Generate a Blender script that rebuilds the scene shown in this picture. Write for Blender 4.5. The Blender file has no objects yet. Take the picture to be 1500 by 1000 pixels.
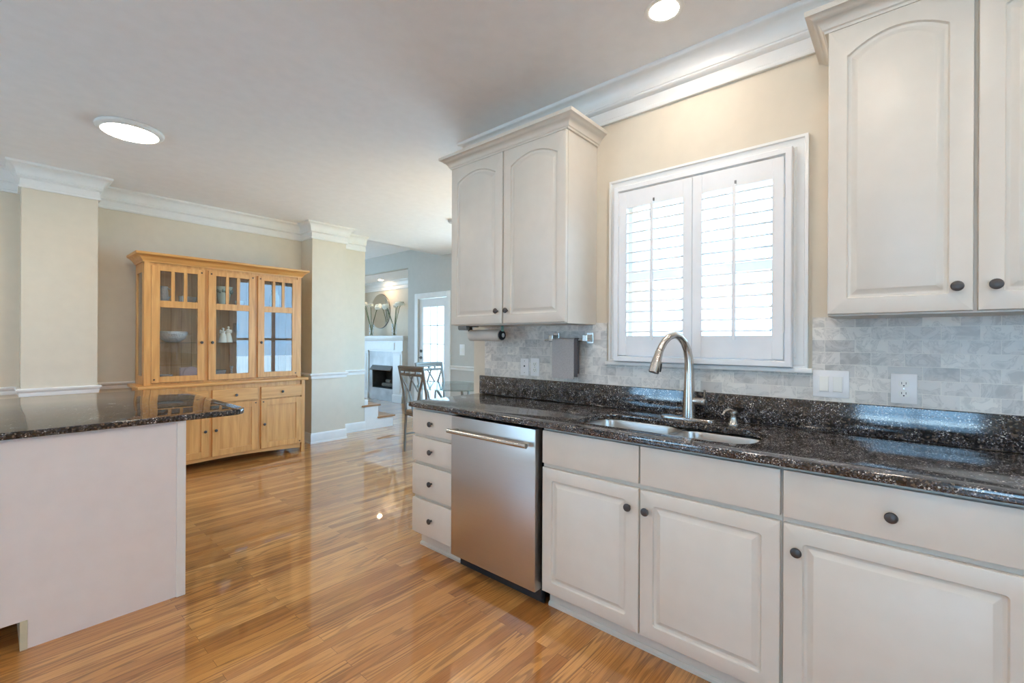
import bpy, bmesh, math, random
from math import radians as rad, pi, sin, cos
from mathutils import Matrix, Vector
random.seed(7)
C = bpy.context.scene.collection
S = bpy.context.scene

# ------------------------------------------------------------------ camera
cam = bpy.data.objects.new('camera', bpy.data.cameras.new('camera')); C.objects.link(cam)
cam.data.sensor_width = 36.0
cam.data.lens = 664.6 / 1500 * 36.0
cam.data.shift_y = (498.8 - 500) / 1500
cam.data.clip_start = 0.02
yaw = rad(49.12)                       # from +Y towards +X
cam.rotation_mode = 'QUATERNION'
cam.rotation_quaternion = (Matrix.Rotation(-yaw, 4, 'Z') @ Matrix.Rotation(pi / 2, 4, 'X') @ Matrix.Rotation(0.0048, 4, 'Z')).to_quaternion()
cam.location = (0, 0, 1.295)
S.camera = cam

# ------------------------------------------------------------------ world, view
w = bpy.data.worlds.new('daylight'); S.world = w; w.use_nodes = True
bgn = w.node_tree.nodes['Background']
bgn.inputs[0].default_value = (0.35, 0.66, 1.0, 1)
bgn.inputs[1].default_value = 6.2
sun = bpy.data.objects.new('sun', bpy.data.lights.new('sun', 'SUN')); C.objects.link(sun)
sun.data.energy = 44.0; sun.data.color = (0.54, 0.79, 1.0); sun.data.angle = rad(0.6)
sun.rotation_mode = 'QUATERNION'; sun.rotation_quaternion = Vector((0.0, -0.15, -0.985)).to_track_quat('-Z', 'Y')
S.view_settings.view_transform = 'Standard'; S.view_settings.look = 'None'
S.view_settings.gamma = 1.0; S.view_settings.use_curve_mapping = False
S.view_settings.exposure = 0.45
LAMP_WARM = (1.0, 0.875, 0.74)
LAMP_STRENGTH = 225.0
S.cycles.max_bounces = 10
S.cycles.diffuse_bounces = 6
S.cycles.sample_clamp_indirect = 6.0
S.cycles.use_denoising = True
S.cycles.caustics_reflective = False
S.cycles.caustics_refractive = False

# ------------------------------------------------------------------ materials
def newmat(name):
    m = bpy.data.materials.new(name); m.use_nodes = True
    nt = m.node_tree
    return m, nt, nt.nodes['Principled BSDF']
def N(nt, t, **kw):
    n = nt.nodes.new(t)
    for k, v in kw.items():
        if k in n.inputs: n.inputs[k].default_value = v
        else: setattr(n, k, v)
    return n
def L(nt, a, b): nt.links.new(a, b)
def ramp(nt, fac, stops, interp='LINEAR'):
    r = nt.nodes.new('ShaderNodeValToRGB'); r.color_ramp.interpolation = interp
    e = r.color_ramp.elements
    while len(e) < len(stops): e.new(0.5)
    for i, (p, c) in enumerate(stops):
        e[i].position = p; e[i].color = (*c, 1) if len(c) == 3 else c
    L(nt, fac, r.inputs[0]); return r
def mathn(nt, op, a, b=None):
    n = nt.nodes.new('ShaderNodeMath'); n.operation = op
    for i, v in enumerate((a, b)):
        if v is None: continue
        if isinstance(v, (int, float)): n.inputs[i].default_value = v
        else: L(nt, v, n.inputs[i])
    return n.outputs[0]
def mixc(nt, f, a, b, bt='MIX'):
    n = nt.nodes.new('ShaderNodeMix'); n.data_type = 'RGBA'; n.blend_type = bt
    for i, v in ((0, f), (6, a), (7, b)):
        if isinstance(v, (int, float)): n.inputs[i].default_value = v
        elif isinstance(v, tuple): n.inputs[i].default_value = (*v, 1)
        else: L(nt, v, n.inputs[i])
    return n.outputs[2]
def plain(name, col, rough=0.5, metal=0.0, var=0.0, scale=12, coat=0.0, spec=0.5):
    m, nt, p = newmat(name)
    p.inputs['Base Color'].default_value = (*col, 1)
    p.inputs['Roughness'].default_value = rough
    p.inputs['Metallic'].default_value = metal
    p.inputs['Coat Weight'].default_value = coat
    p.inputs['Specular IOR Level'].default_value = spec
    tc = N(nt, 'ShaderNodeTexCoord')
    nz = N(nt, 'ShaderNodeTexNoise', Scale=scale, Detail=3)
    L(nt, tc.outputs['Object'], nz.inputs['Vector'])
    v = var if var else 0.02
    lo = tuple(c * (1 - v) for c in col); hi = tuple(min(1, c * (1 + v)) for c in col)
    r = ramp(nt, nz.outputs['Fac'], [(0.3, lo), (0.7, hi)])
    L(nt, r.outputs[0], p.inputs['Base Color'])
    return m
def bump(nt, p, h, strength=0.1, dist=0.002):
    b = N(nt, 'ShaderNodeBump', Strength=strength, Distance=dist)
    L(nt, h, b.inputs['Height']); L(nt, b.outputs[0], p.inputs['Normal'])

def paint(name, col, rough, bs=0.05, sc=180):
    m = plain(name, col, rough)
    nt = m.node_tree; p = nt.nodes['Principled BSDF']
    tc = N(nt, 'ShaderNodeTexCoord'); nz = N(nt, 'ShaderNodeTexNoise', Scale=sc, Detail=2)
    L(nt, tc.outputs['Object'], nz.inputs['Vector']); bump(nt, p, nz.outputs['Fac'], bs, 0.001)
    return m

M = {}
M['wall'] = paint('wall_paint', (0.68, 0.605, 0.49), 0.62)
M['wall_far'] = paint('grey_wall_paint', (0.52, 0.50, 0.46), 0.65)
M['ceiling'] = paint('ceiling_paint', (0.84, 0.83, 0.83), 0.7)
M['trim'] = plain('white_trim_paint', (0.80, 0.79, 0.77), 0.32)
M['cab'] = plain('cream_cabinet_paint', (0.67, 0.62, 0.55), 0.36)
M['cab_in'] = plain('cabinet_underside', (0.60, 0.55, 0.48), 0.5)
M['island'] = paint('island_paint', (0.79, 0.735, 0.715), 0.5)
M['shutter'] = plain('white_shutter_paint', (0.82, 0.82, 0.83), 0.35)
M['plastic'] = plain('white_plastic', (0.83, 0.81, 0.80), 0.3)
M['plastic_lt'] = plain('ivory_plastic', (0.86, 0.84, 0.79), 0.25)
M['slot'] = plain('dark_slot', (0.03, 0.03, 0.03), 0.6)
M['knob'] = plain('dark_bronze', (0.075, 0.068, 0.068), 0.34, 0.5)
M['black'] = plain('black_plastic', (0.018, 0.02, 0.025), 0.35)
M['nickel'] = plain('brushed_nickel', (0.60, 0.575, 0.54), 0.24, 1.0)
M['chrome'] = plain('chrome', (0.70, 0.70, 0.71), 0.09, 1.0)
M['towel'] = plain('grey_towel_cloth', (0.44, 0.415, 0.405), 0.95, var=0.12, scale=150)
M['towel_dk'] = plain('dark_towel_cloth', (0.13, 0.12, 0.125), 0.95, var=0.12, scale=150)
M['paper'] = plain('paper_roll', (0.66, 0.60, 0.53), 0.9)
M['grey'] = plain('grey_plastic', (0.42, 0.43, 0.45), 0.5)
M['iron'] = plain('chair_metal', (0.20, 0.185, 0.165), 0.42, 0.5)
M['cushion'] = plain('seat_cushion', (0.33, 0.25, 0.19), 0.8, var=0.15)
M['ceramic'] = plain('white_porcelain', (0.80, 0.79, 0.72), 0.25)
M['celadon'] = plain('pale_green_glaze', (0.55, 0.66, 0.60), 0.2)
M['celadon_dk'] = plain('green_glaze_relief', (0.28, 0.38, 0.36), 0.25)
M['lilac'] = plain('lilac_card', (0.56, 0.44, 0.47), 0.5)
M['petal'] = plain('white_petals', (0.85, 0.84, 0.74), 0.6)
M['stem'] = plain('green_stem', (0.10, 0.14, 0.06), 0.6)
M['teal'] = plain('pale_teal_plastic', (0.30, 0.52, 0.46), 0.3)
M['firebox'] = plain('firebox_black', (0.07, 0.07, 0.07), 0.7, var=0.3)
M['log'] = plain('charred_log', (0.16, 0.13, 0.10), 0.9, var=0.4, scale=30)
M['hood'] = plain('firebox_hood', (0.22, 0.22, 0.22), 0.4, 0.6)
M['ply'] = plain('raw_board_edge', (0.62, 0.58, 0.42), 0.7, var=0.06)
M['bounce_ground'] = plain('pale_bounce_ground', (0.42, 0.42, 0.41), 0.9, var=0.1)
M['grass'] = plain('added_dark_grass', (0.055, 0.085, 0.035), 0.95, var=0.35)
M['siding'] = plain('white_siding', (0.82, 0.82, 0.80), 0.6)
M['peg'] = plain('walnut_peg', (0.06, 0.03, 0.012), 0.4)

def emit(name, col, s):
    m, nt, p = newmat(name)
    p.inputs['Base Color'].default_value = (0.9, 0.9, 0.88, 1)
    p.inputs['Emission Color'].default_value = (*col, 1); p.inputs['Emission Strength'].default_value = s
    return m
M['lamp'] = emit('fill_lamp_diffuser', LAMP_WARM, LAMP_STRENGTH)
M['lamp_alcove'] = emit('alcove_lamp_diffuser', (1.0, 0.70, 0.42), LAMP_STRENGTH * 0.8)
M['lamp_sink'] = emit('sink_and_fill_lamp_diffuser', LAMP_WARM, LAMP_STRENGTH * 0.42)
M['lamp_cool'] = emit('dome_diffuser', (1.0, 0.90, 0.74), LAMP_STRENGTH * 0.2)

def glass(name, tint=(1, 1, 1), refl=0.0):
    m = bpy.data.materials.new(name); m.use_nodes = True; nt = m.node_tree; nt.nodes.clear()
    o = N(nt, 'ShaderNodeOutputMaterial'); mx = N(nt, 'ShaderNodeMixShader')
    t = N(nt, 'ShaderNodeBsdfTransparent'); t.inputs[0].default_value = (*tint, 1)
    g = N(nt, 'ShaderNodeBsdfGlossy', Roughness=0.01); fr = N(nt, 'ShaderNodeFresnel', IOR=1.5)
    ge = N(nt, 'ShaderNodeNewGeometry'); L(nt, mathn(nt, 'SUBTRACT', 1.5, mathn(nt, 'MULTIPLY', ge.outputs['Backfacing'], 1.5 - 1 / 1.5)), fr.inputs['IOR'])
    f = mathn(nt, 'ADD', fr.outputs[0], refl)
    L(nt, f, mx.inputs[0]); L(nt, t.outputs[0], mx.inputs[1]); L(nt, g.outputs[0], mx.inputs[2]); L(nt, mx.outputs[0], o.inputs[0])
    return m
M['glass'] = glass('window_glass')
M['cglass'] = glass('cabinet_glass', (0.97, 0.98, 0.98), 0.02)
M['tglass'] = glass('table_glass', (0.86, 0.94, 0.92), 0.04)
m, nt, p = newmat('crystal')
p.inputs['Base Color'].default_value = (0.92, 0.95, 0.96, 1); p.inputs['Roughness'].default_value = 0.06
p.inputs['Transmission Weight'].default_value = 0.65; p.inputs['IOR'].default_value = 1.5
tc = N(nt, 'ShaderNodeTexCoord'); vo = N(nt, 'ShaderNodeTexVoronoi', Scale=70.0); L(nt, tc.outputs['Object'], vo.inputs['Vector'])
bump(nt, p, vo.outputs['Distance'], 0.6, 0.004); M['crystal'] = m
m, nt, p = newmat('mirror'); p.inputs['Base Color'].default_value = (0.9, 0.92, 0.92, 1); p.inputs['Metallic'].default_value = 1; p.inputs['Roughness'].default_value = 0.02
M['mirror'] = m

# brushed stainless steel
m, nt, p = newmat('brushed_steel')
p.inputs['Metallic'].default_value = 1.0
tc = N(nt, 'ShaderNodeTexCoord'); mp = N(nt, 'ShaderNodeMapping'); mp.inputs['Scale'].default_value = (3, 3, 900)
L(nt, tc.outputs['Object'], mp.inputs[0]); nz = N(nt, 'ShaderNodeTexNoise', Scale=1.0, Detail=4); L(nt, mp.outputs[0], nz.inputs['Vector'])
r = ramp(nt, nz.outputs['Fac'], [(0.3, (0.62, 0.59, 0.55)), (0.7, (0.655, 0.62, 0.58))]); L(nt, r.outputs[0], p.inputs['Base Color'])
r2 = ramp(nt, nz.outputs['Fac'], [(0.3, (0.29,) * 3), (0.7, (0.33,) * 3)]); L(nt, r2.outputs[0], p.inputs['Roughness'])
p.inputs['Anisotropic'].default_value = 0.6
M['steel'] = m
M['sink'] = plain('satin_sink_steel', (0.66, 0.65, 0.63), 0.30, 1.0)

# granite
def granite(name, bias, rough=0.09):
    m, nt, p = newmat(name)
    tc = N(nt, 'ShaderNodeTexCoord')
    v1 = N(nt, 'ShaderNodeTexVoronoi', Scale=250.0); L(nt, tc.outputs['Object'], v1.inputs['Vector'])
    v2 = N(nt, 'ShaderNodeTexVoronoi', Scale=150.0); L(nt, tc.outputs['Object'], v2.inputs['Vector'])
    n1 = N(nt, 'ShaderNodeTexNoise', Scale=26.0, Detail=6); L(nt, tc.outputs['Object'], n1.inputs['Vector'])
    s1 = N(nt, 'ShaderNodeSeparateColor'); L(nt, v1.outputs['Color'], s1.inputs[0])
    s2 = N(nt, 'ShaderNodeSeparateColor'); L(nt, v2.outputs['Color'], s2.inputs[0])
    base = ramp(nt, s1.outputs[0], [(0.0, (0.012, 0.012, 0.016)), (0.36, (0.040, 0.036, 0.040)), (0.58, (0.08, 0.072, 0.075)), (0.72, (0.165, 0.125, 0.098)), (0.82, (0.15, 0.16, 0.20)), (0.93, (0.58, 0.55, 0.52))], 'CONSTANT')
    dark = ramp(nt, s2.outputs[1], [(0.0, (0.008, 0.008, 0.010)), (0.55, (0.035, 0.032, 0.036)), (0.82, (0.13, 0.10, 0.08))], 'CONSTANT')
    f = ramp(nt, n1.outputs['Fac'], [(0.40 + bias, (0,) * 3), (0.56 + bias, (1,) * 3)])
    L(nt, mixc(nt, f.outputs[0], dark.outputs[0], base.outputs[0]), p.inputs['Base Color'])
    p.inputs['Roughness'].default_value = rough; p.inputs['Specular IOR Level'].default_value = 0.9
    return m
M['granite'] = granite('speckled_black_brown_granite', 0.0)
M['granite_dk'] = granite('dark_granite', 0.08, 0.035)

# marble subway tile (lies in the Y-Z plane)
def tilemat():
    m, nt, p = newmat('marble_subway_tile')
    tc = N(nt, 'ShaderNodeTexCoord'); se = N(nt, 'ShaderNodeSeparateXYZ'); L(nt, tc.outputs['Object'], se.inputs[0])
    co = N(nt, 'ShaderNodeCombineXYZ'); L(nt, se.outputs['Y'], co.inputs[0]); L(nt, se.outputs['Z'], co.inputs[1])
    b = N(nt, 'ShaderNodeTexBrick', Scale=1.0); b.offset = 0.5
    b.inputs['Brick Width'].default_value = 0.104; b.inputs['Row Height'].default_value = 0.0522
    b.inputs['Mortar Size'].default_value = 0.0011; b.inputs['Mortar Smooth'].default_value = 0.2
    b.inputs['Color1'].default_value = (0, 0, 0, 1); b.inputs['Color2'].default_value = (1, 1, 1, 1)
    L(nt, co.outputs[0], b.inputs['Vector'])
    off = N(nt, 'ShaderNodeVectorMath', operation='SCALE'); off.inputs['Scale'].default_value = 7.0
    L(nt, b.outputs['Color'], off.inputs[0])
    ad = N(nt, 'ShaderNodeVectorMath', operation='ADD'); L(nt, co.outputs[0], ad.inputs[0]); L(nt, off.outputs[0], ad.inputs[1])
    n1 = N(nt, 'ShaderNodeTexNoise', Scale=14.0, Detail=6, Distortion=1.4); L(nt, ad.outputs[0], n1.inputs['Vector'])
    tone = ramp(nt, b.outputs['Color'], [(0.0, (0.60, 0.575, 0.54)), (0.5, (0.74, 0.70, 0.65)), (1.0, (0.84, 0.79, 0.72))])
    vein = ramp(nt, n1.outputs['Fac'], [(0.36, (0.66,) * 3), (0.47, (0.92,) * 3), (0.50, (0.70,) * 3), (0.53, (0.96,) * 3), (0.7, (1.0,) * 3)])
    c = mixc(nt, 0.8, tone.outputs[0], vein.outputs[0], 'MULTIPLY')
    c = mixc(nt, b.outputs['Fac'], c, (0.80, 0.76, 0.69))
    L(nt, c, p.inputs['Base Color']); p.inputs['Roughness'].default_value = 0.32
    inv = mathn(nt, 'SUBTRACT', 1.0, b.outputs['Fac']); bump(nt, p, inv, 0.35, 0.0015)
    return m
M['tile'] = tilemat()
m = plain('grey_marble_slab', (0.50, 0.51, 0.52), 0.3, var=0.22, scale=3.5); M['marble'] = m

# oak strip floor, boards run along X
def floormat():
    m, nt, p = newmat('oak_strip_floor')
    tc = N(nt, 'ShaderNodeTexCoord')
    b = N(nt, 'ShaderNodeTexBrick', Scale=1.0); b.offset = 0.37; b.offset_frequency = 2; b.squash = 1.0
    b.inputs['Brick Width'].default_value = 0.95; b.inputs['Row Height'].default_value = 0.057
    b.inputs['Mortar Size'].default_value = 0.0006; b.inputs['Mortar Smooth'].default_value = 0.1
    b.inputs['Color1'].default_value = (0, 0, 0, 1); b.inputs['Color2'].default_value = (1, 1, 1, 1)
    L(nt, tc.outputs['Object'], b.inputs['Vector'])
    off = N(nt, 'ShaderNodeVectorMath', operation='SCALE'); off.inputs['Scale'].default_value = 23.0; L(nt, b.outputs['Color'], off.inputs[0])
    ad = N(nt, 'ShaderNodeVectorMath', operation='ADD'); L(nt, tc.outputs['Object'], ad.inputs[0]); L(nt, off.outputs[0], ad.inputs[1])
    mp = N(nt, 'ShaderNodeMapping'); mp.inputs['Scale'].default_value = (1.0, 12.0, 1.0); L(nt, ad.outputs[0], mp.inputs[0])
    n1 = N(nt, 'ShaderNodeTexNoise', Scale=1.0, Detail=2, Roughness=0.45); L(nt, mp.outputs[0], n1.inputs['Vector'])
    sn = mathn(nt, 'SINE', mathn(nt, 'MULTIPLY', n1.outputs['Fac'], 70.0))
    rings = ramp(nt, mathn(nt, 'ADD', mathn(nt, 'MULTIPLY', sn, 0.5), 0.5), [(0.0, (0,) * 3), (0.50, (0.10,) * 3), (0.85, (1,) * 3)])
    mp2 = N(nt, 'ShaderNodeMapping'); mp2.inputs['Scale'].default_value = (9.0, 420.0, 1.0); L(nt, ad.outputs[0], mp2.inputs[0])
    n2 = N(nt, 'ShaderNodeTexNoise', Scale=1.0, Detail=4, Roughness=0.6); L(nt, mp2.outputs[0], n2.inputs['Vector'])
    n3 = N(nt, 'ShaderNodeTexNoise', Scale=1.3, Detail=2); L(nt, ad.outputs[0], n3.inputs['Vector'])
    tone = ramp(nt, b.outputs['Color'], [(0.0, (0.36, 0.140, 0.036)), (0.3, (0.49, 0.212, 0.056)), (0.7, (0.60, 0.285, 0.082)), (1.0, (0.71, 0.375, 0.13))])
    g = mathn(nt, 'MULTIPLY', rings.outputs[0], ramp(nt, n3.outputs['Fac'], [(0.36, (0.08,) * 3), (0.64, (0.70,) * 3)]).outputs[0])
    c = mixc(nt, g, tone.outputs[0], (0.19, 0.078, 0.025))
    pores = ramp(nt, n2.outputs['Fac'], [(0.33, (0.70, 0.62, 0.55)), (0.52, (1, 1, 1))])
    c = mixc(nt, 0.8, c, pores.outputs[0], 'MULTIPLY')
    c = mixc(nt, b.outputs['Fac'], c, (0.11, 0.05, 0.02))
    L(nt, c, p.inputs['Base Color'])
    p.inputs['Roughness'].default_value = 0.34; p.inputs['Specular IOR Level'].default_value = 0.3
    p.inputs['Coat Weight'].default_value = 1.0; p.inputs['Coat Roughness'].default_value = 0.03
    bump(nt, p, mathn(nt, 'SUBTRACT', 1.0, b.outputs['Fac']), 0.12, 0.0006)
    return m
M['floor'] = floormat()

def oak(name, axis, lo=(0.53, 0.24, 0.066), hi=(0.73, 0.385, 0.13), rough=0.34):
    m, nt, p = newmat(name)
    tc = N(nt, 'ShaderNodeTexCoord'); mp = N(nt, 'ShaderNodeMapping')
    s = [34.0, 34.0, 34.0]; s[axis] = 2.4; mp.inputs['Scale'].default_value = s
    oi = N(nt, 'ShaderNodeObjectInfo')
    ad = N(nt, 'ShaderNodeVectorMath', operation='ADD'); L(nt, tc.outputs['Object'], ad.inputs[0]); L(nt, oi.outputs['Random'], ad.inputs[1])
    L(nt, ad.outputs[0], mp.inputs[0])
    n1 = N(nt, 'ShaderNodeTexNoise', Scale=1.0, Detail=5, Distortion=0.6); L(nt, mp.outputs[0], n1.inputs['Vector'])
    r = ramp(nt, n1.outputs['Fac'], [(0.28, lo), (0.5, tuple((a + b) / 2 for a, b in zip(lo, hi))), (0.72, hi)])
    L(nt, r.outputs[0], p.inputs['Base Color']); p.inputs['Roughness'].default_value = rough
    return m
M['oak_v'] = oak('honey_oak_upright', 2)
M['oak_h'] = oak('honey_oak_crosswise', 0)
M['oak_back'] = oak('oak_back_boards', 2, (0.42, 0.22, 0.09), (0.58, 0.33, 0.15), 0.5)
M['tread'] = oak('oak_stair_tread', 0, (0.30, 0.14, 0.06), (0.42, 0.22, 0.10), 0.3)

# ------------------------------------------------------------------ mesh helpers
class MB:
    def __init__(s): s.bm = bmesh.new()
    def _merge(s, b2):
        me = bpy.data.meshes.new('tmp'); b2.to_mesh(me); b2.free(); s.bm.from_mesh(me); bpy.data.meshes.remove(me)
    def box(s, x0, x1, y0, y1, z0, z1, bev=0.0, seg=1):
        b = bmesh.new(); r = bmesh.ops.create_cube(b, size=1.0)
        for v in b.verts:
            v.co = Vector((x0 + (v.co.x + .5) * (x1 - x0), y0 + (v.co.y + .5) * (y1 - y0), z0 + (v.co.z + .5) * (z1 - z0)))
        if bev > 0: bmesh.ops.bevel(b, geom=list(b.edges), offset=bev, segments=seg, profile=0.6, affect='EDGES')
        bmesh.ops.recalc_face_normals(b, faces=b.faces); s._merge(b); return s
    def loops(s, loops, cap0=True, cap1=True, closed=True):
        b = bmesh.new(); vs = [[b.verts.new(p) for p in lp] for lp in loops]
        n = len(loops[0])
        for a, c in zip(vs, vs[1:]):
            for i in range(n if closed else n - 1):
                j = (i + 1) % n
                try: b.faces.new((a[i], a[j], c[j], c[i]))
                except ValueError: pass
        if cap0: b.faces.new(vs[0])
        if cap1: b.faces.new(vs[-1])
        bmesh.ops.remove_doubles(b, verts=b.verts, dist=1e-6)
        bmesh.ops.recalc_face_normals(b, faces=b.faces); s._merge(b); return s
    def prism(s, pts, z0, z1, axis='z'):
        f = {'z': lambda a, b, c: (a, b, c), 'y': lambda a, b, c: (a, c, b), 'x': lambda a, b, c: (c, a, b)}[axis]
        return s.loops([[f(a, b, z0) for a, b in pts], [f(a, b, z1) for a, b in pts]])
    def lathe(s, prof, c=(0, 0, 0), n=32, axis='z', cap0=True, cap1=True):
        lp = []
        for r, h in prof:
            ring = []
            for i in range(n):
                a = 2 * pi * i / n; u, v = max(r, 1e-5) * cos(a), max(r, 1e-5) * sin(a)
                q = {'z': (u, v, h), 'y': (u, h, v), 'x': (h, u, v)}[axis]
                ring.append((c[0] + q[0], c[1] + q[1], c[2] + q[2]))
            lp.append(ring)
        return s.loops(lp, cap0, cap1)
    def tube(s, pts, r, n=12, flat=1.0):
        pts = [Vector(p) for p in pts]; rs = r if isinstance(r, (list, tuple)) else [r] * len(pts)
        lp = []; ref = None
        for i, p in enumerate(pts):
            t = (pts[min(i + 1, len(pts) - 1)] - pts[max(i - 1, 0)]).normalized()
            if ref is None: ref = Vector((0, 0, 1)) if abs(t.z) < .9 else Vector((0, 1, 0))
            u = (ref - t * ref.dot(t)).normalized(); ref = u; v = t.cross(u)
            lp.append([tuple(p + (u * cos(2 * pi * k / n) + v * sin(2 * pi * k / n) * flat) * rs[i]) for k in range(n)])
        return s.loops(lp)
    def sweep(s, path, prof, side=1, closed=False):
        P = [Vector((a, b)) for a, b in path]; n = len(P); lp = []
        def nrm(a, b):
            d = (b - a).normalized(); return Vector((-d.y, d.x)) * side
        for i in range(n):
            if closed: n0, n1 = nrm(P[i - 1], P[i]), nrm(P[i], P[(i + 1) % n])
            else:
                n0 = nrm(P[i - 1], P[i]) if i else nrm(P[0], P[1]); n1 = nrm(P[i], P[i + 1]) if i < n - 1 else n0
            m = (n0 + n1); m = m / max(0.2, m.dot(n0)) if m.length > 1e-6 else n0
            lp.append([(P[i].x + m.x * d, P[i].y + m.y * d, z) for d, z in prof])
        if closed: lp.append(lp[0])
        return s.loops(lp, not closed, not closed)
    def sphere(s, c, r, sc=(1, 1, 1), u=16, v=10):
        b = bmesh.new(); bmesh.ops.create_uvsphere(b, u_segments=u, v_segments=v, radius=r)
        for q in b.verts: q.co = Vector((c[0] + q.co.x * sc[0], c[1] + q.co.y * sc[1], c[2] + q.co.z * sc[2]))
        s._merge(b); return s
    def build(s, name, mat, parent=None, smooth=35, **props):
        me = bpy.data.meshes.new(name); s.bm.to_mesh(me); s.bm.free()
        me.materials.append(M[mat] if isinstance(mat, str) else mat)
        if smooth:
            me.shade_smooth(); me.set_sharp_from_angle(angle=rad(smooth))
        o = bpy.data.objects.new(name, me); C.objects.link(o)
        if parent: o.parent = parent
        for k, v in props.items(): o[k] = v
        return o
def thing(name, label, cat, loc=(0, 0, 0), rz=0.0, group=None):
    o = bpy.data.objects.new(name, None); C.objects.link(o); o.empty_display_size = 0.1
    o.location = loc; o.rotation_euler = (0, 0, rz); o['label'] = label; o['category'] = cat
    if group: o['group'] = group
    return o
def tag(o, label, cat, group=None):
    o['label'] = label; o['category'] = cat
    if group: o['group'] = group
    return o
def struct(o): o['kind'] = 'structure'; return o
def sempty(name, loc=(0, 0, 0), rz=0.0):
    o = bpy.data.objects.new(name, None); C.objects.link(o); o.location = loc; o.rotation_euler = (0, 0, rz); o['kind'] = 'structure'; return o
def cp(o, parent, loc=None):
    c = o.copy(); C.objects.link(c); c.parent = parent
    if loc is not None: c.location = loc
    for ch in list(o.children): cp(ch, c)
    return c
R90 = -pi / 2       # local x -> world -y, local +y -> world +x (things that stand against the window wall)

def rr(x0, x1, z0, z1, r=0.001, k=4, arch=0.0, na=14):
    P = []
    def arc(cx, cz, a0):
        for i in range(k + 1):
            a = a0 + (pi / 2) * i / k; P.append((cx + r * cos(a), cz + r * sin(a)))
    arc(x0 + r, z0 + r, pi); arc(x1 - r, z0 + r, 1.5 * pi); arc(x1 - r, z1 - r, 0)
    for i in range(1, na):
        t = i / na; P.append((x1 - r + (x0 - x1 + 2 * r) * t, z1 + arch * (1 - (2 * t - 1) ** 2)))
    arc(x0 + r, z1 - r, pi / 2)
    return P
def rect_like(x0, x1, z0, z1, na=14, k=4): return rr(x0, x1, z0, z1, 0.0006, k, 0.0, na)

def panel_door(w, h, t=0.02, m=0.055, arch=0.0, r=0.012):
    """raised panel door, front at y=0, x 0..w, z 0..h"""
    q = lambda P, y: [(a, y, b) for a, b in P]
    top = h - m - arch
    g = lambda d: rr(m + d, w - m - d, m + d, top - d, max(0.0015, r - d * 0.8), 4, arch)
    lp = [q(rect_like(0, w, 0, h), t), q(rect_like(0, w, 0, h), 0.005), q(rect_like(0.0015, w - .0015, .0015, h - .0015), 0.0015), q(rect_like(.005, w - .005, .005, h - .005), 0.0),
          q(g(0), 0.0), q(g(0.004), 0.0075), q(g(0.011), 0.0098), q(g(0.015), 0.0088), q(g(0.029), 0.0010), q(g(0.031), 0.0)]
    mb = MB(); mb.loops(lp); return mb
def slab_front(x0, x1, z0, z1, t=0.02):
    mb = MB(); mb.box(x0, x1, 0, t, z0, z1, 0.004, 2); return mb
def knob_mb():
    mb = MB(); mb.lathe([(0.006, 0.0), (0.0055, -0.012), (0.009, -0.015), (0.0155, -0.018), (0.0165, -0.022), (0.0145, -0.026), (0.009, -0.028), (0.006, -0.0285), (0.0, -0.029)], n=20, axis='y'); return mb
knob_proto = None
def knob(parent, x, z, y=0.0):
    global knob_proto
    if knob_proto is None:
        knob_proto = knob_mb().build('knob', 'knob', parent)
        knob_proto['label'] = 'round dark bronze knob'
        o = knob_proto
    else:
        o = knob_proto.copy(); C.objects.link(o); o.parent = parent
    o.location = (x, y, z); return o

# ------------------------------------------------------------------ shell
CZ = 2.755; WX = 2.365; HY = 5.86; LZ = 2.96; FX = 5.1
mb = MB(); mb.box(-3.3, 6.2, -3.1, 10.7, -0.1, 0.0); struct(mb.build('floor', 'floor'))
mb = MB(); mb.box(-3.3, 2.505, -3.1, 5.98, CZ, CZ + 0.10); mb.box(2.505, 5.2, 2.28, 5.98, CZ, CZ + .10)
mb.box(3.4, 5.2, 5.95, 6.05, CZ, LZ + 0.1)
struct(mb.build('ceiling', 'ceiling'))
mb = MB(); mb.box(0.5, 6.2, 6.05, 10.7, LZ, LZ + 0.1); struct(mb.build('ceiling', 'ceiling'))
# window wall (sink side): opening y .40..1.22, z 1.19..2.15
oy0, oy1, oz0, oz1 = 0.39, 1.23, 1.185, 2.155
def wall_x(name, x0, x1, y0, y1, z1, holes, mat):
    """wall slab in the Y-Z plane with rectangular holes (ya,yb,za,zb), sorted by y"""
    mb = MB(); y = y0
    for ya, yb, za, zb in sorted(holes):
        if ya > y: mb.box(x0, x1, y, ya, 0, z1)
        if za > 0: mb.box(x0, x1, ya, yb, 0, za)
        if zb < z1: mb.box(x0, x1, ya, yb, zb, z1)
        y = yb
    if y < y1: mb.box(x0, x1, y, y1, 0, z1)
    return struct(mb.build(name, mat))
def wall_y(name, y0, y1, x0, x1, z1, holes, mat):
    mb = MB(); x = x0
    for xa, xb, za, zb in sorted(holes):
        if xa > x: mb.box(x, xa, y0, y1, 0, z1)
        if za > 0: mb.box(xa, xb, y0, y1, 0, za)
        if zb < z1: mb.box(xa, xb, y0, y1, zb, z1)
        x = xb
    if x < x1: mb.box(x, x1, y0, y1, 0, z1)
    return struct(mb.build(name, mat))
wall_x('wall_right', WX, WX + 0.14, -3.0, 2.42, CZ, [(oy0, oy1, oz0, oz1)], 'wall')
wall_y('wall_nook', 2.28, 2.42, WX + 0.14, 5.1, CZ, [(2.65, 4.55, 0.30, 2.30)], 'wall')
wall_x('wall_left', -3.3, -3.2, -3.0, HY, CZ, [(-1.6, 0.0, 0.25, 2.1), (3.0, 4.4, 0.4, 2.2)], 'wall')
wall_y('wall_front', -3.1, -3.0, -3.3, 2.505, CZ, [(-1.2, 0.2, 0.9, 2.1)], 'wall')
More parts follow.
